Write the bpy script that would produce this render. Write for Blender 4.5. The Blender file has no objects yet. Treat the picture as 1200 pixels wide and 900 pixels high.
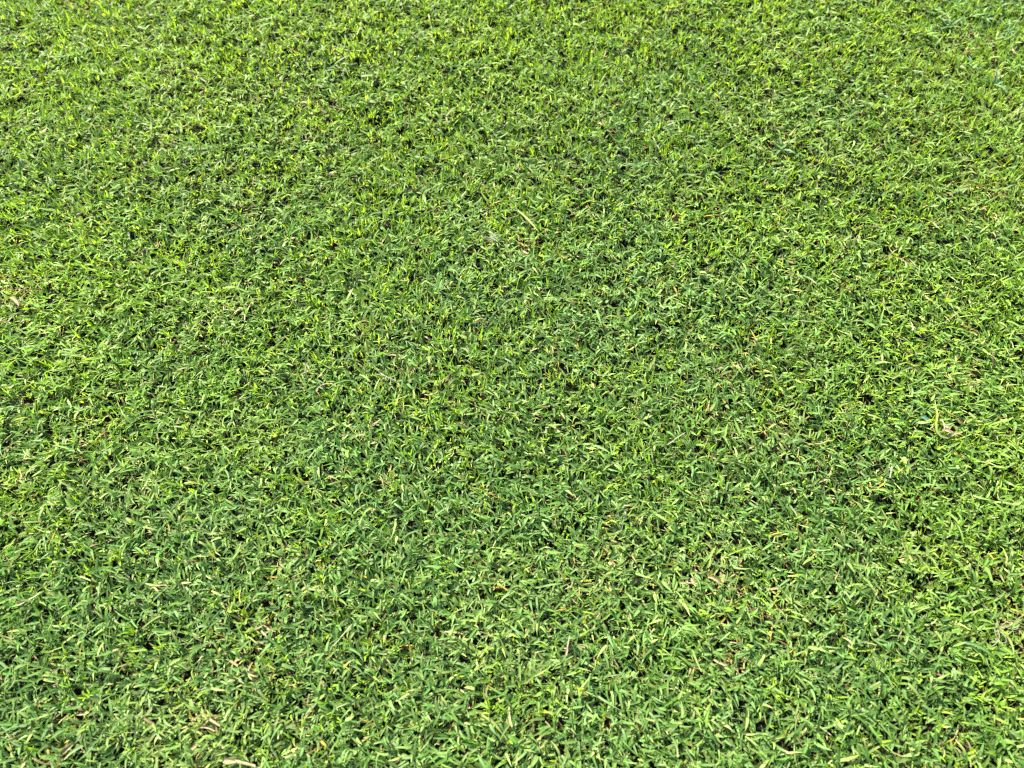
import bpy, math
import numpy as np
from mathutils import Vector

# ------------------------------------------------------------------ camera, sky, sun, exposure
scene = bpy.context.scene
CAM_H, PITCH, HFOV = 0.93, math.radians(64.0), math.radians(67.0)
cam_data = bpy.data.cameras.new('camera')
cam = bpy.data.objects.new('camera', cam_data)
scene.collection.objects.link(cam)
cam.location = (0, 0, CAM_H)
cam.rotation_euler = (math.pi / 2 - PITCH, 0, 0)
cam_data.sensor_width = 36.0
cam_data.lens = 18.0 / math.tan(HFOV / 2)
cam_data.clip_start = 0.01
cam_data.clip_end = 5000
cam_data.dof.use_dof = True
cam_data.dof.focus_distance = 1.02
cam_data.dof.aperture_fstop = 3.7
scene.camera = cam

SUN_EL, SUN_AZ = math.radians(44), math.radians(-33)      # azimuth from +Y (ahead of the camera), negative = to the left
world = bpy.data.worlds.new('World')
scene.world = world
world.use_nodes = True
wn = world.node_tree.nodes
sky = wn.new('ShaderNodeTexSky')
sky.sky_type = 'NISHITA'
sky.sun_disc = False
sky.sun_elevation = SUN_EL
sky.sun_rotation = SUN_AZ
wn['Background'].inputs['Strength'].default_value = 0.10
world.node_tree.links.new(sky.outputs['Color'], wn['Background'].inputs['Color'])
sun_data = bpy.data.lights.new('sun', 'SUN')
sun_data.energy = 3.9
sun_data.angle = math.radians(2.5)
sun_data.color = (1.0, 0.95, 0.86)
sun = bpy.data.objects.new('sun', sun_data)
scene.collection.objects.link(sun)
sd = Vector((math.sin(SUN_AZ) * math.cos(SUN_EL), math.cos(SUN_AZ) * math.cos(SUN_EL), math.sin(SUN_EL)))
sun.rotation_euler = sd.to_track_quat('Z', 'Y').to_euler()
sun.location = sd * 20

scene.view_settings.view_transform = 'Standard'
scene.view_settings.look = 'None'
scene.view_settings.exposure = 2.85
scene.view_settings.gamma = 1.0
scene.render.engine = 'CYCLES'
scene.cycles.use_denoising = False
scene.cycles.pixel_filter_type = 'BLACKMAN_HARRIS'
scene.cycles.filter_width = 1.3
scene.cycles.max_bounces = 8
scene.cycles.diffuse_bounces = 4
scene.cycles.transmission_bounces = 6
scene.cycles.sample_clamp_indirect = 6.0

rng = np.random.default_rng(20240611)
C = scene.collection

# ------------------------------------------------------------------ photograph pixel (1200 x 900) -> point on a level plane
F = 600.0 / math.tan(HFOV / 2)
def at(px, py, z=0.0):
    u, v = (px - 600.0) / F, (py - 450.0) / F
    dy = math.cos(PITCH) - v * math.sin(PITCH)
    dz = -math.sin(PITCH) - v * math.cos(PITCH)
    t = (z - CAM_H) / dz
    return (u * t, dy * t, z)

# ------------------------------------------------------------------ value noise
TILE = 0.25
class Noise:
    def __init__(self, seed):
        self.g = np.random.default_rng(seed).random((256, 256)).astype(np.float32)
        self.periodic = False
    def one(self, x, y):
        xi, yi = np.floor(x).astype(int), np.floor(y).astype(int)
        fx, fy = x - xi, y - yi
        fx, fy = fx * fx * (3 - 2 * fx), fy * fy * (3 - 2 * fy)
        if self.periodic:
            g, k = self.g, self.mask
            xi, yi, x1, y1 = xi & k, yi & k, (xi + 1) & k, (yi + 1) & k
            a, b, c, d = g[xi, yi], g[x1, yi], g[xi, y1], g[x1, y1]
            return (a * (1 - fx) + b * fx) * (1 - fy) + (c * (1 - fx) + d * fx) * fy
        g = self.g
        a, b = g[xi & 255, yi & 255], g[(xi + 1) & 255, yi & 255]
        c, d = g[xi & 255, (yi + 1) & 255], g[(xi + 1) & 255, (yi + 1) & 255]
        return (a * (1 - fx) + b * fx) * (1 - fy) + (c * (1 - fx) + d * fx) * fy
    def __call__(self, x, y, size, octaves=2):
        if self.periodic:                            # repeats every 0.25 m, for the tiles of turf around the photographed patch
            n = 2 ** max(2, round(math.log2(TILE / size)))
            self.mask = n - 1
            return self.one(np.asarray(x) / TILE * n, np.asarray(y) / TILE * n)
        s, amp, tot = 0.0, 1.0, 0.0
        x, y = np.asarray(x) / size + 51.3, np.asarray(y) / size + 97.7
        for _ in range(octaves):
            s = s + amp * self.one(x, y); tot += amp
            amp *= 0.5; x = x * 2.03 + 3.1; y = y * 2.03 + 7.7
        return s / tot
NOISES = N_den, N_hgt, N_dir, N_hue, N_dry, N_pale, N_str, N_cl = [Noise(i) for i in range(11, 19)]

# ------------------------------------------------------------------ materials
def principled(name):
    m = bpy.data.materials.new(name)
    m.use_nodes = True
    nt = m.node_tree
    return m, nt, nt.nodes['Principled BSDF'], nt.nodes['Material Output']

def leaf_material(name, trans=0.44, rough=0.52, spec=0.20, bright=1.55):
    m, nt, p, out = principled(name)
    at_ = nt.nodes.new('ShaderNodeAttribute'); at_.attribute_name = 'col'
    geo = nt.nodes.new('ShaderNodeNewGeometry')
    nz = nt.nodes.new('ShaderNodeTexNoise'); nz.inputs['Scale'].default_value = 900; nz.inputs['Detail'].default_value = 2
    nt.links.new(geo.outputs['Position'], nz.inputs['Vector'])
    rmp = nt.nodes.new('ShaderNodeMapRange')
    rmp.inputs['To Min'].default_value = 0.78; rmp.inputs['To Max'].default_value = 1.22
    nt.links.new(nz.outputs['Fac'], rmp.inputs['Value'])
    mul = nt.nodes.new('ShaderNodeVectorMath'); mul.operation = 'SCALE'
    nt.links.new(at_.outputs['Color'], mul.inputs[0]); nt.links.new(rmp.outputs['Result'], mul.inputs['Scale'])
    nt.links.new(mul.outputs['Vector'], p.inputs['Base Color'])
    p.inputs['Roughness'].default_value = rough
    p.inputs['Specular IOR Level'].default_value = spec
    tr = nt.nodes.new('ShaderNodeBsdfTranslucent')
    tc = nt.nodes.new('ShaderNodeVectorMath'); tc.operation = 'MULTIPLY'
    tc.inputs[1].default_value = (bright * 1.06, bright * 1.04, bright * 0.45)   # light that passes through a blade loses its blue
    nt.links.new(mul.outputs['Vector'], tc.inputs[0])
    nt.links.new(tc.outputs['Vector'], tr.inputs['Color'])
    mix = nt.nodes.new('ShaderNodeMixShader'); mix.inputs['Fac'].default_value = trans
    nt.links.new(p.outputs['BSDF'], mix.inputs[1]); nt.links.new(tr.outputs['BSDF'], mix.inputs[2])
    nt.links.new(mix.outputs['Shader'], out.inputs['Surface'])
    return m

M_GRASS = leaf_material('grass_blade')
M_DRY = leaf_material('dry_leaf', trans=0.25, rough=0.6, spec=0.3, bright=1.2)
M_FLUFF = leaf_material('seed_down', trans=0.4, rough=0.5, spec=0.4, bright=1.1)

def soil_material():
    m, nt, p, out = principled('soil')
    tc = nt.nodes.new('ShaderNodeNewGeometry')
    n1 = nt.nodes.new('ShaderNodeTexNoise'); n1.inputs['Scale'].default_value = 120; n1.inputs['Detail'].default_value = 6
    n2 = nt.nodes.new('ShaderNodeTexVoronoi'); n2.inputs['Scale'].default_value = 300
    for n in (n1, n2): nt.links.new(tc.outputs['Position'], n.inputs['Vector'])
    cr = nt.nodes.new('ShaderNodeValToRGB')
    cr.color_ramp.elements[0].color = (0.0030, 0.0030, 0.0012, 1); cr.color_ramp.elements[0].position = 0.35
    cr.color_ramp.elements[1].color = (0.0110, 0.0095, 0.0035, 1); cr.color_ramp.elements[1].position = 0.75
    nt.links.new(n1.outputs['Fac'], cr.inputs['Fac'])
    nt.links.new(cr.outputs['Color'], p.inputs['Base Color'])
    p.inputs['Roughness'].default_value = 0.95
    p.inputs['Specular IOR Level'].default_value = 0.08
    bp = nt.nodes.new('ShaderNodeBump'); bp.inputs['Distance'].default_value = 0.003
    nt.links.new(n2.outputs['Distance'], bp.inputs['Height']); nt.links.new(bp.outputs['Normal'], p.inputs['Normal'])
    return m

def far_turf_material():
    m, nt, p, out = principled('distant_turf')
    tc = nt.nodes.new('ShaderNodeNewGeometry')
    n1 = nt.nodes.new('ShaderNodeTexNoise'); n1.inputs['Scale'].default_value = 140; n1.inputs['Detail'].default_value = 5
    n2 = nt.nodes.new('ShaderNodeTexNoise'); n2.inputs['Scale'].default_value = 1.7; n2.inputs['Detail'].default_value = 4
    for n in (n1, n2): nt.links.new(tc.outputs['Position'], n.inputs['Vector'])
    mx = nt.nodes.new('ShaderNodeMath'); mx.operation = 'MULTIPLY_ADD'; mx.inputs[1].default_value = 0.35
    nt.links.new(n2.outputs['Fac'], mx.inputs[0]); nt.links.new(n1.outputs['Fac'], mx.inputs[2])
    cr = nt.nodes.new('ShaderNodeValToRGB')
    cr.color_ramp.elements[0].color = (0.012, 0.028, 0.006, 1); cr.color_ramp.elements[0].position = 0.45
    cr.color_ramp.elements[1].color = (0.085, 0.150, 0.025, 1); cr.color_ramp.elements[1].position = 0.85
    nt.links.new(mx.outputs[0], cr.inputs['Fac']); nt.links.new(cr.outputs['Color'], p.inputs['Base Color'])
    p.inputs['Roughness'].default_value = 0.8
    bp = nt.nodes.new('ShaderNodeBump'); bp.inputs['Distance'].default_value = 0.02
    nt.links.new(n1.outputs['Fac'], bp.inputs['Height']); nt.links.new(bp.outputs['Normal'], p.inputs['Normal'])
    return m

# ------------------------------------------------------------------ fast mesh from arrays (all quads)
def quad_mesh(name, verts, quads, col, mat):
    me = bpy.data.meshes.new(name)
    nv, nq = len(verts), len(quads)
    me.vertices.add(nv); me.loops.add(nq * 4); me.polygons.add(nq)
    me.vertices.foreach_set('co', np.ascontiguousarray(verts, dtype=np.float32).ravel())
    me.loops.foreach_set('vertex_index', np.ascontiguousarray(quads, dtype=np.int32).ravel())
    me.polygons.foreach_set('loop_start', np.arange(0, nq * 4, 4, dtype=np.int32))
    me.polygons.foreach_set('use_smooth', np.ones(nq, dtype=bool))
    ca = me.attributes.new('col', 'FLOAT_COLOR', 'POINT')
    rgba = np.ones((nv, 4), dtype=np.float32); rgba[:, :3] = col
    ca.data.foreach_set('color', rgba.ravel())
    me.materials.append(mat)
    me.update(calc_edges=True)
    return me

def link(name, me, parent=None):
    o = bpy.data.objects.new(name, me); C.objects.link(o)
    if parent is not None: o.parent = parent
    return o

# ------------------------------------------------------------------ many blades at once
def blades(base, az, th0, th1, L, W, twist, kappa, fold, tipw, c_base, c_mid, c_tip, S=3, across=3):
    """Each blade is a curved, tapering, folded strip: S segments long, `across` vertices wide."""
    n = len(az)
    prof_x = np.linspace(0, 1, S + 1)
    V = np.empty((n, S + 1, across, 3), dtype=np.float32)
    K = np.empty((n, S + 1, across, 3), dtype=np.float32)
    p = base.astype(np.float64).copy()
    for k in range(S + 1):
        f = prof_x[k]
        th = th0 + (th1 - th0) * f
        a = az + kappa * f
        ct, st, ca, sa = np.cos(th), np.sin(th), np.cos(a), np.sin(a)
        t = np.stack([ct * ca, ct * sa, st], 1)
        s = np.stack([-sa, ca, np.zeros(n)], 1)
        nn = np.cross(t, s)
        tw = twist[0] + twist[1] * f
        ctw, stw = np.cos(tw)[:, None], np.sin(tw)[:, None]
        s, nn = s * ctw + nn * stw, nn * ctw - s * stw
        if k: p = p + t * (L / S)[:, None]
        if k == S: w = W * tipw
        else: w = W * (0.62 + 0.38 * math.sin(math.pi * min(1.0, f * 1.25 + 0.12)))
        h = (w * 0.5)[:, None]
        if across == 3:
            V[:, k, 0] = p - s * h; V[:, k, 1] = p - nn * (fold * w)[:, None]; V[:, k, 2] = p + s * h
        else:
            V[:, k, 0] = p - s * h; V[:, k, 1] = p + s * h
        if f < 0.35: cc = c_base + (c_mid - c_base) * (f / 0.35)
        else: cc = c_mid + (c_tip - c_mid) * max(0.0, (f - 0.35) / 0.65) ** 2.2
        for j in range(across):
            K[:, k, j] = cc * (1.22 if (across == 3 and j == 1) else 1.0)
    q = []
    for k in range(S):
        for j in range(across - 1):
            a0 = k * across + j
            q.append([a0, a0 + 1, a0 + across + 1, a0 + across])
    q = np.array(q, dtype=np.int64)
    per = (S + 1) * across
    quads = (np.arange(n)[:, None, None] * per + q[None]).reshape(-1, 4)
    return V.reshape(-1, 3), quads, K.reshape(-1, 3)

# pigments (linear)
DEEP = np.array([0.033, 0.078, 0.013]); MID = np.array([0.071, 0.142, 0.017]); LIME = np.array([0.155, 0.246, 0.012])
BLUE = np.array([0.066, 0.128, 0.034]); PALE = np.array([0.225, 0.272, 0.070]); TAN = np.array([0.250, 0.185, 0.080])
STRAW = np.array([0.255, 0.215, 0.095]); BROWN = np.array([0.110, 0.065, 0.028]); OCHRE = np.array([0.240, 0.180, 0.025])

# dry patches that the photograph shows, (px, py, radius in metres, strength)
DRY = [(240, 850, .026, .5), (75, 880, .028, .5), (1183, 738, .035, .8), (862, 435, .040, .55), (1140, 235, .06, .45),
       (905, 172, .045, .5), (8, 355, .055, .8), (110, 520, .05, .4), (1120, 447, .035, .6), (680, 690, .03, .55),
       (838, 680, .035, .7), (845, 775, .03, .7), (300, 785, .035, .6), (345, 672, .03, .55), (1110, 505, .02, .8),
       (1130, 62, .05, .6), (700, 735, .028, .6), (365, 445, .03, .5), (990, 290, .04, .4), (1050, 315, .04, .4),
       (30, 548, .04, .5), (480, 440, .03, .5), (520, 462, .03, .4), (935, 345, .03, .4), (610, 290, .03, .5),
       (365, 130, .05, .4), (640, 500, .025, .4), (1010, 560, .03, .4), (925, 640, .03, .5), (915, 730, .03, .45),
       (860, 520, .035, .45), (800, 470, .03, .4), (560, 760, .025, .3), (310, 745, .025, .5), (960, 560, .03, .4)]
DRY_W = [(at(px, py)[:2], r, s) for px, py, r, s in DRY]

# own yellow green patches, plus painted light: backlit glow far off, deeper green near
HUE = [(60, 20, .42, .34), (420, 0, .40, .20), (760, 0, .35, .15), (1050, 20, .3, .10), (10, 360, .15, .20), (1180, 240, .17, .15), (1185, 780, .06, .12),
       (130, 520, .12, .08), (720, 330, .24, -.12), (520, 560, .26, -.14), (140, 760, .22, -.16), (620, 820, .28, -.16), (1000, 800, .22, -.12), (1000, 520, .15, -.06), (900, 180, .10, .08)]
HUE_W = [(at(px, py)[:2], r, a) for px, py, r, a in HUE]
def grow(x, y, across, S, per_shoot, seed):
    r = np.random.default_rng(seed)
    n = len(x)
    hgt = N_hgt(x, y, 0.045, 3)                      # hummocks and hollows of the canopy
    clump = N_cl(x, y, 0.012, 2)                     # single tufts standing above the rest
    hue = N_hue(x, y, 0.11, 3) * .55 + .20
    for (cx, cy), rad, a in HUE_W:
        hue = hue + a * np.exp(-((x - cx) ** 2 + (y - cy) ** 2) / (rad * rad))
    dry = np.clip((N_dry(x, y, 0.035, 2) - 0.60) * 2.2, 0, 1) * 0.55
    for (cx, cy), rad, s in DRY_W:
        dry = np.maximum(dry, s * np.exp(-((x - cx) ** 2 + (y - cy) ** 2) / (rad * rad) * 1.2))
    lean = (N_dir(x, y, 0.30, 2) - 0.5) * 9.0 + math.pi * 0.9
    upright = np.clip(0.25 + 0.9 * (N_str(x, y, 0.05, 2) - 0.5) + 0.50 * (y - 0.35), 0.05, 0.95)
    kind_u = r.random(n)
    young = kind_u < upright * 0.75
    pale = N_pale(x, y, 0.09, 3)
    out = []
    shoot_col = r.random(n)
    az0 = r.random(n) * 2 * math.pi
    level = np.where(r.random(n) < .45, r.uniform(.72, 1.0, n), r.random(n) ** 1.5 * .7)      # some shoots stand clear, the rest stay low
    for b in range(per_shoot):
        keep = r.random(n) < (1.0, 1.0, .85, .65, .4)[b]
        i = np.nonzero(keep)[0]; m = len(i)
        yg = young[i]
        dead = r.random(m) < np.clip(0.045 + 0.62 * dry[i], 0, .8)
        az = np.where(r.random(m) < 0.30, lean[i] + r.normal(0, 0.7, m), az0[i] + b * 2.4 + r.normal(0, .35, m))
        th0 = np.where(yg, r.normal(1.22, .18, m), r.normal(0.84, .34, m))
        th1 = np.where(yg, r.normal(0.80, .40, m), r.normal(0.02, .42, m))
        th0 = np.where(dead, r.normal(0.35, .35, m), th0); th1 = np.where(dead, r.normal(-0.15, .35, m), th1)
        L = np.where(yg, r.normal(.0114, .0032, m), r.normal(.0136, .0044, m))
        L = np.clip(L, .005, .030) * np.where(r.random(m) < .05, 1.5, 1.0)
        W = np.clip(np.where(yg, r.normal(.0021, .0004, m), r.normal(.0027, .0007, m)), .0010, .0044)
        W = np.where(dead, W * 0.75, W)
        z = .0015 + .0245 * level[i] * np.clip(.62 + .35 * (hgt[i] - .5) + 1.25 * (clump[i] - .5), .08, 1) * r.uniform(.8, 1.1, m) + np.where(yg, .001, 0)
        z = np.where(dead, z * r.uniform(.35, 1.0, m) + .001, z)
        base = np.stack([x[i] + r.normal(0, .0016, m), y[i] + r.normal(0, .0016, m), z], 1)
        # mower: nothing stands above the cut
        cut = .0290 + .003 * (r.random(m) - .5) + .006 * (hgt[i] - .5) + .008 * (clump[i] - .5)
        top = z + L * np.sin((th0 + th1) * .5)
        over = top > cut
        sc = np.where(over, np.clip((cut - z) / np.maximum(top - z, 1e-5), .5, 1), 1)
        L = L * sc
        tipw = np.where(over & (r.random(m) < .7), r.uniform(.45, .75, m), r.uniform(.04, .22, m))
        # pigments
        u = np.clip(shoot_col[i] * .7 + r.random(m) * .45 - .08, 0, 1)[:, None]
        green = DEEP + (MID - DEEP) * u
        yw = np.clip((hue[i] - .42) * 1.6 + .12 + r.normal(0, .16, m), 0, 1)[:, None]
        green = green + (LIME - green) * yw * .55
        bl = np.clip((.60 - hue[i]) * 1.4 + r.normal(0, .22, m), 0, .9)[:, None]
        green = np.where(yg[:, None], green, green + (BLUE - green) * bl * .75)
        green = np.where(yg[:, None], green + (LIME - green) * r.uniform(.35, 1, m)[:, None], green)
        pw = np.clip((pale[i] - .58) * 2.4, 0, 1) * r.random(m)
        pw = np.where(r.random(m) < .16, np.maximum(pw, r.uniform(.3, .95, m)), pw)[:, None]
        green = green + (PALE - green) * pw * .7
        dk = r.random(m)[:, None]
        dc = np.where(dk < .42, TAN + (STRAW - TAN) * r.random(m)[:, None], np.where(dk < .62, OCHRE, np.where(dk < .80, BROWN, PALE * 1.2)))
        cm = np.where(dead[:, None], dc * r.uniform(.6, 1.15, m)[:, None], green * r.uniform(.62, 1.38, m)[:, None])
        cb = cm + (PALE - cm) * np.where(yg, .25, .35)[:, None] * r.random(m)[:, None]
        tip_dead = (r.random(m) < .17)[:, None]
        ct = np.where(tip_dead, TAN * .6 + PALE * .45 + 0 * cm, cm + (LIME - cm) * .28 * r.random(m)[:, None])
        out.append(blades(base, az, th0, th1, L, W, (r.normal(0, .35, m), r.normal(0, .55, m)), r.normal(0, .45, m),
                          r.uniform(.05, .20, m), tipw, cb, cm, ct, S, across))
    vs, qs, cs, off = [], [], [], 0
    for v, q, c in out:
        vs.append(v); qs.append(q + off); cs.append(c); off += len(v)
    return np.concatenate(vs), np.concatenate(qs), np.concatenate(cs)

def scatter(x0, x1, y0, y1, per_m2, r):
    """Shoots spread evenly, with jitter, so that the sward has many small gaps and no large ones."""
    d = per_m2 ** -.5
    nx, ny = max(1, round((x1 - x0) / d)), max(1, round((y1 - y0) / d))
    gx, gy = np.meshgrid(np.arange(nx), np.arange(ny))
    x = x0 + (gx.ravel() + r.uniform(-.1, 1.1, nx * ny)) * (x1 - x0) / nx
    y = y0 + (gy.ravel() + r.uniform(-.1, 1.1, nx * ny)) * (y1 - y0) / ny
    k = r.random(nx * ny) < np.clip(.94 + .9 * (N_den(x, y, 0.012, 2) - .42), .5, 1)
    return x[k], y[k]

# ------------------------------------------------------------------ the ground
def sheet(name, half, z, mat):
    me = bpy.data.meshes.new(name)
    me.from_pydata([(-half, -half, z), (half, -half, z), (half, half, z), (-half, half, z)], [], [(0, 1, 2, 3)])
    me.materials.append(mat)
    o = link(name, me); o['kind'] = 'structure'
    return o
g = sheet('ground', 2500, -0.012, far_turf_material())
g['label'] = 'level green turf running on beyond the mown patch'; g['category'] = 'ground'
TURF = 4.0
bx = np.linspace(-TURF, TURF, 161)
s = sheet('soil', TURF, 0.0, soil_material())
s['label'] = 'dark brown soil showing in the gaps between grass shoots'; s['category'] = 'soil'

# ------------------------------------------------------------------ the lawn in front of the camera, cell by cell
def view_half(y): return 0.03 + math.tan(HFOV / 2) * (max(y, 0) * math.cos(PITCH) + CAM_H * math.sin(PITCH))                     # half width of the strip the camera sees at distance y
r0 = np.random.default_rng(5)
near, far = ([], []), ([], [])
core = set()
for j in range(-1, 6):
    y0 = j * TILE
    hw = math.ceil(view_half(y0 + TILE) / TILE) * TILE
    for i in range(-round(hw / TILE), round(hw / TILE)): core.add((i, j))
    
    vh = view_half(y0 + TILE) + 0.02
    if j < 0: vh = 0.6
    tgt = near if -0.1 < y0 < 0.6 else far
    for (a, b, dens) in ((-hw, -vh, 22000), (-vh, vh, 27000), (vh, hw, 22000)):
        if b - a < 1e-4: continue
        x, y = scatter(a, b, y0, y0 + TILE, dens, r0)
        tgt[0].append(x); tgt[1].append(y)
xn, yn = np.concatenate(near[0]), np.concatenate(near[1])
xf, yf = np.concatenate(far[0]), np.concatenate(far[1])
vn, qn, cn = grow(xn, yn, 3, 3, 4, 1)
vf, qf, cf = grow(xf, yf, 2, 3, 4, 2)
V = np.concatenate([vn, vf]); Q = np.concatenate([qn, qf + len(vn)]); K = np.concatenate([cn, cf])
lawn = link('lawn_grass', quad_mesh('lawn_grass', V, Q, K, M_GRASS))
lawn['kind'] = 'stuff'; lawn['label'] = 'close mown green lawn grass with short broad blades'; lawn['category'] = 'grass'

# ------------------------------------------------------------------ the same lawn going on around it, as tiles of turf
for nz in NOISES: nz.periodic = True
keep_dry, DRY_W, keep_hue, HUE_W = DRY_W, [], HUE_W, []
VARIANTS = 5
tv, tq, tk, tid, off = [], [], [], [], 0
for v in range(VARIANTS):
    x, y = scatter(-TILE / 2, TILE / 2, -TILE / 2, TILE / 2, 26000, r0)
    a, b, c = grow(x, y, 2, 2, 4, 100 + v)
    tv.append(a); tq.append(b + off); tk.append(c); tid.append(np.full(len(a), v)); off += len(a)
for nz in NOISES: nz.periodic = False
DRY_W, HUE_W = keep_dry, keep_hue
NC = round(TURF / TILE)
cells = [(i, j) for i in range(-NC, NC) for j in range(-NC, NC) if (i, j) not in core]
pts = np.array([((i + .5) * TILE, (j + .5) * TILE, 0.0) for i, j in cells])
tv, tq, tk, tid = np.concatenate(tv), np.concatenate(tq), np.concatenate(tk), np.concatenate(tid)
me = quad_mesh('surrounding_lawn_grass', np.concatenate([tv, pts]), tq, np.concatenate([tk, np.ones((len(pts), 3))]), M_GRASS)
ia = me.attributes.new('tile', 'INT', 'POINT')
ia.data.foreach_set('value', np.concatenate([tid, -1 - r0.integers(0, VARIANTS, len(pts))]).astype(np.int32))
ra = me.attributes.new('turn', 'FLOAT', 'POINT')
ra.data.foreach_set('value', np.concatenate([np.zeros(len(tv)), r0.integers(0, 4, len(pts)) * math.pi / 2]).astype(np.float32))
turf = link('lawn_grass', me)
turf['kind'] = 'stuff'; turf['label'] = 'mown lawn grass carrying on around the photographed patch'; turf['category'] = 'grass'
ng = bpy.data.node_groups.new('turf_tiles', 'GeometryNodeTree')
ng.interface.new_socket('Geometry', in_out='INPUT', socket_type='NodeSocketGeometry')
ng.interface.new_socket('Geometry', in_out='OUTPUT', socket_type='NodeSocketGeometry')
gn, gl = ng.nodes, ng.links
gi, go = gn.new('NodeGroupInput'), gn.new('NodeGroupOutput')
at_id = gn.new('GeometryNodeInputNamedAttribute'); at_id.data_type = 'INT'; at_id.inputs['Name'].default_value = 'tile'
at_rot = gn.new('GeometryNodeInputNamedAttribute'); at_rot.data_type = 'FLOAT'; at_rot.inputs['Name'].default_value = 'turn'
cmp_ = gn.new('FunctionNodeCompare'); cmp_.data_type = 'INT'; cmp_.operation = 'LESS_THAN'
isk = [q for q in cmp_.inputs if q.type == 'INT']
isk[1].default_value = 0
gl.new(at_id.outputs['Attribute'], isk[0])
sep = gn.new('GeometryNodeSeparateGeometry'); sep.domain = 'POINT'
gl.new(gi.outputs[0], sep.inputs['Geometry']); gl.new(cmp_.outputs['Result'], sep.inputs['Selection'])
spl = gn.new('GeometryNodeSplitToInstances'); spl.domain = 'POINT'
gl.new(sep.outputs['Inverted'], spl.inputs['Geometry']); gl.new(at_id.outputs['Attribute'], spl.inputs['Group ID'])
pick = gn.new('ShaderNodeMath'); pick.operation = 'MULTIPLY_ADD'; pick.inputs[1].default_value = -1; pick.inputs[2].default_value = -1
gl.new(at_id.outputs['Attribute'], pick.inputs[0])
cx = gn.new('ShaderNodeCombineXYZ'); gl.new(at_rot.outputs['Attribute'], cx.inputs['Z'])
iop = gn.new('GeometryNodeInstanceOnPoints')
gl.new(sep.outputs['Selection'], iop.inputs['Points']); gl.new(spl.outputs['Instances'], iop.inputs['Instance'])
iop.inputs['Pick Instance'].default_value = True
gl.new(pick.outputs[0], iop.inputs['Instance Index']); gl.new(cx.outputs[0], iop.inputs['Rotation'])
gl.new(iop.outputs['Instances'], go.inputs[0])
md = turf.modifiers.new('turf_tiles', 'NODES'); md.node_group = ng

# ------------------------------------------------------------------ single things lying on or growing in the lawn
TOP = 0.026                                                   # height of the mown canopy
def ribbon(points, widths, cols, fold=0.15, roll=0.0):
    """One leaf or stalk as a folded strip with a raised pair of edges, along a smooth curve."""
    P = np.array(points, dtype=float)
    n = len(P)
    T = np.gradient(P, axis=0); T /= np.linalg.norm(T, axis=1)[:, None]
    S = np.cross(T, [0, 0, 1.0]); S /= np.maximum(np.linalg.norm(S, axis=1), 1e-6)[:, None]
    Nn = np.cross(S, T)
    cr, sr = math.cos(roll), math.sin(roll)
    S, Nn = S * cr + Nn * sr, Nn * cr - S * sr
    v, c = [], []
    for k in range(n):
        w = widths[k]
        for a, d in ((-.5, fold), (-.26, fold * .18), (0, -fold * .35), (.26, fold * .18), (.5, fold)):
            v.append(P[k] + S[k] * w * a + Nn[k] * w * d)
            c.append(np.array(cols[k]) * (1.15 if a == 0 else 1.0))
    q = [[k * 5 + j, k * 5 + j + 1, k * 5 + j + 6, k * 5 + j + 5] for k in range(n - 1) for j in range(4)]
    return np.array(v), np.array(q), np.array(c)

def stalk(points, radii, cols, sides=6):
    P = np.array(points, dtype=float); n = len(P)
    T = np.gradient(P, axis=0); T /= np.linalg.norm(T, axis=1)[:, None]
    S = np.cross(T, [0.02, 0.01, 1.0]); S /= np.linalg.norm(S, axis=1)[:, None]
    Nn = np.cross(S, T)
    v, c = [], []
    for k in range(n):
        for j in range(sides):
            a = 2 * math.pi * j / sides
            v.append(P[k] + (S[k] * math.cos(a) + Nn[k] * math.sin(a) * .6) * radii[k]); c.append(cols[k])
    q = [[k * sides + j, k * sides + (j + 1) % sides, (k + 1) * sides + (j + 1) % sides, (k + 1) * sides + j] for k in range(n - 1) for j in range(sides)]
    q += [[0, 1, 2, 3], [0, 3, 4, 5]]
    e = (n - 1) * sides
    q += [[e + 3, e + 2, e + 1, e], [e + 5, e + 4, e + 3, e]]
    return np.array(v), np.array(q), np.array(c)

def curve(p0, p1, n, sag=0.0, side=0.0):
    p0, p1 = np.array(p0), np.array(p1)
    d = p1 - p0; perp = np.array([-d[1], d[0], 0.0])
    f = np.linspace(0, 1, n)[:, None]
    b = 4 * f * (1 - f)
    return p0 + d * f + perp * side * b + np.array([0, 0, 1.0]) * sag * b

def tag(o, label, cat, group=None):
    o['label'] = label; o['category'] = cat
    if group: o['group'] = group
    return o
def thing(name, loc, label, cat, group=None):
    o = bpy.data.objects.new(name, None); C.objects.link(o); o.location = loc; o.empty_display_size = 0.01
    return tag(o, label, cat, group)
def local(o, v): return np.asarray(v) - np.array(o.location)

rs = np.random.default_rng(77)

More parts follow.
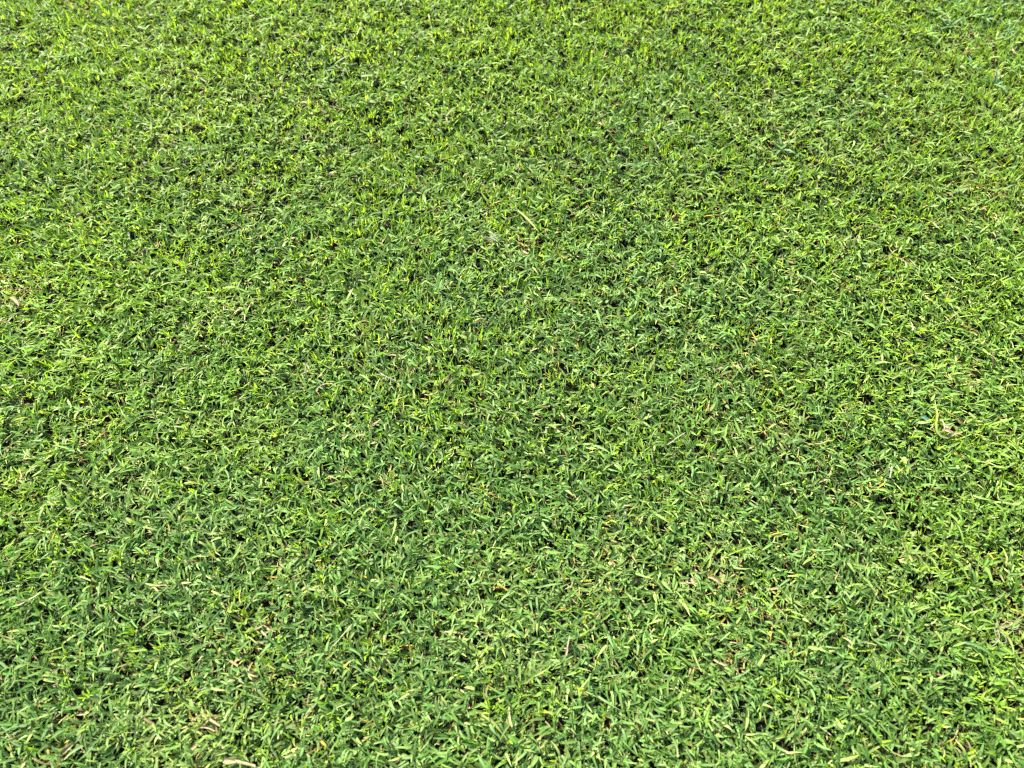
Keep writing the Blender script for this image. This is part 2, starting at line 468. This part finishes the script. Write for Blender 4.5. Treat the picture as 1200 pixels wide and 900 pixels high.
# dry stalks
SHORT = 'short thin straw coloured stalk lying loose on the mown grass'
STALKS = [((263, 891), (299, 898), .0020, 'cream', 'thickest cream straw stalk, cut off square, lying flat on the grass', None),
          ((21, 709), (49, 694), .0013, 'cream', 'slanting cream straw stalk, long and straight, on the grass', None),
          ((782, 521), (803, 507), .0007, 'white', 'very thin whitish straight straw lying aslant on the grass', None),
          ((727, 622), (734, 598), .0008, 'white', 'very thin whitish bent straw standing up out of the grass', None),
          ((445, 437), (464, 446), .0008, 'pink', SHORT, 1), ((797, 683), (817, 684), .0010, 'tan', SHORT, 1),
          ((372, 455), (388, 450), .0009, 'pink', SHORT, 1), ((513, 458), (497, 462), .0008, 'tan', SHORT, 1),
          ((390, 757), (413, 731), .0007, 'green', 'long thin greenish white stem leaning over dark green blades', None),
          ((1164, 428), (1162, 410), .0016, 'tan', 'stubby tan stalk standing upright alone in the mown grass', None),
          ((1046, 543), (1043, 560), .0012, 'white', 'pale cut stalk with a forked end, upright in the grass', None),
          ((663, 768), (668, 744), .0009, 'pink', SHORT, 1), ((955, 520), (972, 513), .0008, 'tan', SHORT, 1),
          ((176, 690), (195, 686), .0009, 'tan', SHORT, 1), ((1068, 388), (1066, 376), .0010, 'white', SHORT, 1)]
SC = {'cream': STRAW * .75, 'white': np.array([.19, .19, .13]), 'pink': np.array([.22, .16, .10]), 'tan': TAN * .85, 'green': np.array([.19, .23, .10])}
for (a, b, rad, cn_, label, grp) in STALKS:
    up = 'upright' in label or 'standing' in label
    p0 = at(*a, TOP - (.014 if up else .002)); p1 = at(*b, TOP + (.001 if up else -.003))
    P = curve(p0, p1, 8, sag=.0015, side=rs.normal(0, .06))
    c = [SC[cn_] * rs.uniform(.85, 1.12) for _ in range(8)]
    R = [rad * (1.0 - .25 * k / 7) * (1.25 if k == 3 else 1) for k in range(8)]
    if grp: label = label.replace('straw coloured', {'pink': 'pinkish brown', 'tan': 'tan', 'white': 'whitish'}[cn_])
    o = thing('dry_stalk', p0, label, 'stalk', label if grp else None)
    v, q, k = stalk(P, R, c); link('stem', quad_mesh('stem', local(o, v), q, k, M_DRY), o)
    # the torn sheath that still clings to one end
    Ps = P[:4] + np.array([0, 0, rad * .7])
    v, q, k = ribbon(Ps, [rad * 2.6, rad * 3.0, rad * 2.2, rad * .5], [x * .85 for x in c[:4]], .35)
    link('sheath', quad_mesh('sheath', local(o, v), q, k, M_DRY), o)

# dead leaves, curled
CURL = 'small curled tan dead leaf caught among green blades'
DEAD = [((830, 676), (843, 684), .0060, TAN, 'broad curled tan dead leaf with a dark hollow, in the grass'), ((68, 884), (84, 872), .0085, STRAW, 'widest pale buff dead leaf, crumpled, in the grass'),
        ((676, 805), (689, 814), .0050, OCHRE * 1.3, 'bright amber dead leaf lying among dark green blades'), ((596, 828), (600, 852), .0048, np.array([.34, .31, .11]), 'flat pale yellow leaf pointing upright, tapering to a tip'),
        ((232, 852), (252, 856), .0045, TAN, CURL), ((244, 842), (258, 851), .0040, STRAW, CURL), ((836, 773), (852, 779), .0042, STRAW * .9, CURL),
        ((296, 776), (302, 792), .0036, STRAW, CURL), ((318, 798), (324, 790), .0036, OCHRE, CURL), ((306, 738), (314, 746), .0036, STRAW, CURL),
        ((612, 294), (620, 298), .0042, np.array([.46, .30, .16]), CURL), ((858, 430), (868, 434), .0048, STRAW, CURL), ((838, 433), (848, 430), .0046, TAN, CURL),
        ((1000, 280), (1006, 284), .0048, np.array([.28, .19, .09]), CURL), ((990, 337), (998, 340), .0042, TAN, CURL), ((960, 565), (972, 562), .0040, STRAW, CURL),
        ((926, 572), (932, 578), .0035, np.array([.40, .22, .13]), CURL), ((714, 658), (722, 662), .0036, BROWN * 1.8, CURL), ((740, 650), (746, 660), .0034, BROWN * 2, CURL),
        ((216, 546), (222, 549), .0040, OCHRE * 1.4, CURL), ((173, 621), (178, 625), .0036, BROWN * 2.2, CURL), ((1147, 245), (1156, 247), .0036, TAN, CURL),
        ((1128, 64), (1140, 60), .0065, STRAW, CURL), ((12, 348), (22, 358), .0070, STRAW, CURL), ((918, 168), (927, 172), .0070, np.array([.50, .36, .22]), 'pinkish dead leaf lying against a broad blue green leaf'),
        ((1020, 268), (1028, 266), .0045, TAN, CURL), ((640, 740), (646, 736), .0034, OCHRE * 1.2, CURL), ((376, 868), (382, 874), .0040, OCHRE * 1.2, CURL), ((432, 862), (424, 868), .0036, OCHRE, CURL),
        ((1176, 802), (1188, 808), .0045, STRAW * .9, CURL), ((1060, 735), (1052, 748), .0036, STRAW, CURL), ((988, 748), (998, 756), .0048, STRAW, CURL)]
for (a, b, w, colr, label) in DEAD:
    p0, p1 = at(*a, TOP - .010), at(*b, TOP - .004)
    P = curve(p0, p1, 9, sag=.0025, side=rs.normal(0, .15))
    w = w * .72
    W = [w * (.35 + .65 * math.sin(math.pi * (.12 + .80 * k / 8))) for k in range(9)]
    c = [colr * rs.uniform(.5, .85) for _ in range(9)]
    v, q, k = ribbon(P, W, c, fold=rs.uniform(.25, .55), roll=rs.normal(0, .3))
    v = v + rs.normal(0, w * .035, v.shape)
    alike = label == CURL
    if alike:
        hue_ = 'pinkish brown' if colr[1] / colr[0] < .70 and colr[0] > .25 else 'dark brown' if colr[0] < .27 and colr[2] / colr[0] > .2 and colr[1] / colr[0] < .65 else 'amber' if colr[2] / colr[0] < .2 else 'pale straw' if colr[1] / colr[0] > .8 else 'tan'
        size_ = 'narrow' if w < .0028 else 'broader'
        label = f'small {size_} {hue_} dead leaf curled up among green blades'
    tag(link('dead_leaf', quad_mesh('dead_leaf', v, q, k, M_DRY)), label, 'leaf', f'small {size_} {hue_} dead leaves in the lawn' if alike else None)

# long single grass blades that lie across the others
LONG = 'single long grass blade lying flat across the shorter ones'
LONGS = [((606, 246), (632, 273), .0042, PALE, 'long pale green blade slanting down beside a white seed tuft'), ((637, 477), (680, 458), .0026, PALE * .9, LONG), ((1143, 52), (1196, 30), .0046, np.array([.19, .24, .05]), 'long arching yellow green blade with a thick pale midrib among broad weeds'),
         ((558, 150), (548, 138), .0040, BLUE * 1.3, LONG), ((1168, 733), (1188, 772), .0036, PALE * .8, 'long drooping grey green blade below a tangle of dry fibres'), ((1126, 752), (1168, 775), .0050, BLUE * 1.15, LONG),
         ((785, 395), (796, 384), .0036, BLUE, LONG), ((1062, 463), (1088, 484), .0040, BLUE * 1.1, 'straight blue green blade lying beside a folded yellow leaf'), ((850, 652), (890, 638), .0028, LIME, LONG), ((556, 832), (590, 862), .0050, PALE * .75, LONG),
         ((598, 733), (616, 747), .0042, BLUE * 1.35, LONG), ((950, 720), (972, 735), .0040, BLUE, LONG), ((345, 775), (310, 745), .0042, DEEP * 1.3, LONG), ((1190, 470), (1165, 480), .0036, MID, LONG),
         ((560, 884), (575, 906), .0050, BLUE * 1.2, LONG), ((430, 470), (452, 462), .0040, BLUE, LONG), ((1020, 895), (1005, 870), .0048, MID, LONG), ((1130, 722), (1104, 721), .0034, LIME * 1.15, 'flat bright lime blade lying level under a tan leaf')]
for (a, b, w, colr, label) in LONGS:
    p0, p1 = at(*a, TOP - .008), at(*b, TOP - .002)
    P = curve(p0, p1, 12, sag=.003, side=rs.normal(0, .08))
    w = w * .72
    W = [w * (.7 + .3 * math.sin(math.pi * k / 11)) * (1 - max(0, (k - 6) / 5) ** 1.6 * .93) for k in range(12)]
    c = [colr * .85 * rs.uniform(.92, 1.08) for _ in range(12)]
    v, q, k = ribbon(P, W, c, fold=.2, roll=rs.normal(0, .25))
    alike = label == LONG
    if alike:
        hue_ = 'blue green' if colr[2] / colr[1] > .2 and colr[0] < .15 else 'pale yellowish' if colr[0] > .17 else 'lime green' if colr[0] > .15 else 'deep green'
        size_ = 'slender' if w < .0028 else 'wide'
        label = f'long {size_} {hue_} grass blade lying flat across shorter ones'
    tag(link('grass_blade', quad_mesh('grass_blade', v, q, k, M_GRASS)), label, 'grass blade', f'long {size_} {hue_} blades lying across the lawn' if alike else None)

# broad leaved weed grasses
WEED = 'tuft of broad pale blue green leaves in a patch of coarse grass'
WEEDS = [(1150, 22, WEED), (1178, 40, WEED), (1112, 32, WEED), (1193, 78, WEED), (1085, 42, WEED), (1172, 8, WEED), (1138, 78, WEED), (1196, 10, WEED), (1165, 100, WEED), (1120, 8, WEED),
         (914, 176, 'tuft of broad teal leaves standing alone beside a pinkish dead leaf')]
for px, py, label in WEEDS:
    base = at(px, py, .012)
    o = thing('weed_tuft', base, label, 'weed', 'tufts of coarse broad leaved grass' if label == WEED else None)
    n = int(rs.integers(6, 9))
    a0 = rs.random() * 6.28
    dark = 'dark' in label
    for i in range(n):
        a = a0 + i * 2.4 + rs.normal(0, .2)
        Lg, w = rs.uniform(.018, .034), rs.uniform(.0034, .0055)
        th = rs.uniform(.55, 1.05)
        P, p = [], np.array([0.0, 0, 0])
        for k in range(9):
            P.append(p.copy())
            t_ = th - 1.0 * k / 8
            p = p + np.array([math.cos(t_) * math.cos(a), math.cos(t_) * math.sin(a), math.sin(t_)]) * Lg / 8
        W = [w * (.55 + .45 * math.sin(math.pi * min(1, .1 + k / 8))) * (1 - max(0, (k - 5) / 3) ** 1.5 * .92) for k in range(9)]
        cc = (DEEP * 1.1 if dark else np.array([.080, .150, .052])) * rs.uniform(.8, 1.35)
        if 'teal' in label: cc = np.array([.080, .150, .056]) * rs.uniform(.8, 1.3)
        if 'grey' in label: cc = np.array([.095, .150, .065]) * rs.uniform(.8, 1.3)
        v, q, k = ribbon(P, W, [cc * (1.25 - .25 * min(1, m_ / 4)) for m_ in range(9)], fold=.18, roll=rs.normal(0, .3))
        link('leaf', quad_mesh('leaf', v, q, k, M_GRASS), o)

# tangle of dry fibres
o = thing('dry_fibre_tangle', at(1163, 736, TOP - .008), 'loose tangle of pale grey dry fibres sunk in the mown grass', 'dry grass')
for i in range(9):
    p0 = rs.normal(0, .006, 3) * [1, 1, .2]; p1 = p0 + np.array([rs.normal(0, .012), rs.normal(0, .012), .002])
    P = curve(p0, p1, 8, sag=.004, side=rs.normal(0, .35))
    v, q, k = stalk(P + [0, 0, .004], [.0004] * 8, [np.array([.14, .14, .085]) * rs.uniform(.7, 1.1)] * 8)
    link('fibre', quad_mesh('fibre', v, q, k, M_DRY), o)

# folded yellow leaf round a dry hollow
o = thing('folded_leaf', at(1102, 505, TOP - .004), 'yellow green leaf folded into a hook round a tan dry hollow', 'leaf')
P = np.array([local(o, at(px, py, TOP + z)) for px, py, z in ((1095, 466, -.006), (1096, 476, -.003), (1098, 486, .000), (1096, 496, .000), (1097, 505, -.002), (1102, 511, -.002), (1109, 513, -.003), (1116, 510, -.004), (1121, 505, -.006))])
W = [.0012, .0024, .0040, .0046, .0046, .0046, .0044, .0040, .0018]
c = [np.array([.18, .20, .06]), np.array([.20, .22, .05]), np.array([.24, .26, .015]), np.array([.20, .24, .02])] + [np.array([.17, .21, .06])] * 3 + [np.array([.15, .19, .07])] * 2
c = [x * .8 for x in c]
v, q, k = ribbon(P, [x * .8 for x in W], c, .3); link('blade', quad_mesh('blade', v, q, k, M_GRASS), o)
for (a, b, w, cc) in (((1104, 504), (1114, 508), .005, np.array([.24, .17, .10])), ((1107, 500), (1113, 503), .004, TAN), ((1103, 492), (1105, 506), .0018, STRAW)):
    P = curve(local(o, at(*a, TOP - .001)), local(o, at(*b, TOP)), 7, .0015, .1)
    v, q, k = ribbon(P, [w * .4, w * .8, w, w, w * .9, w * .6, w * .2], [cc * rs.uniform(.75, 1.1) for _ in range(7)], .4)
    link('dry_scale', quad_mesh('dry_scale', v, q, k, M_DRY), o)

# teal shred beside it
P = curve(at(1078, 488, TOP - .006), at(1088, 498, TOP - .003), 8, .002, .1)
v, q, k = ribbon(P, [.003, .005, .006, .006, .0055, .005, .004, .001], [np.array([.050, .13, .070]) * rs.uniform(.6, 1.2) for _ in range(8)], .3)
tag(link('leaf_shred', quad_mesh('leaf_shred', v, q, k, M_GRASS)), 'small teal shred lying beside a folded yellow leaf', 'leaf')

# seed head with white down
o = thing('seed_tuft', at(577, 280, TOP - .003), 'white seed with a star of fine downy hairs on the grass', 'seed')
v, q, k = stalk(curve((0, -.002, -.001), (0.001, .003, .003), 6), [.0003, .0009, .0011, .0010, .0007, .0004], [np.array([.34, .32, .25])] * 6)
link('seed', quad_mesh('seed', v, q, k, M_FLUFF), o)
for i in range(22):
    a, e = rs.random() * 6.28, rs.uniform(.05, 1.1)
    d = np.array([math.cos(a) * math.cos(e), math.sin(a) * math.cos(e), math.sin(e)]) * rs.uniform(.010, .021)
    P = curve((0, 0, .002), np.array([0, 0, .002]) + d, 4, .001, rs.normal(0, .06))
    v, q, k = stalk(P, [.00034, .00026, .00018, .00008], [np.array([.28, .30, .20])] * 4, 6)
    link('hair', quad_mesh('hair', v, q, k, M_FLUFF), o)
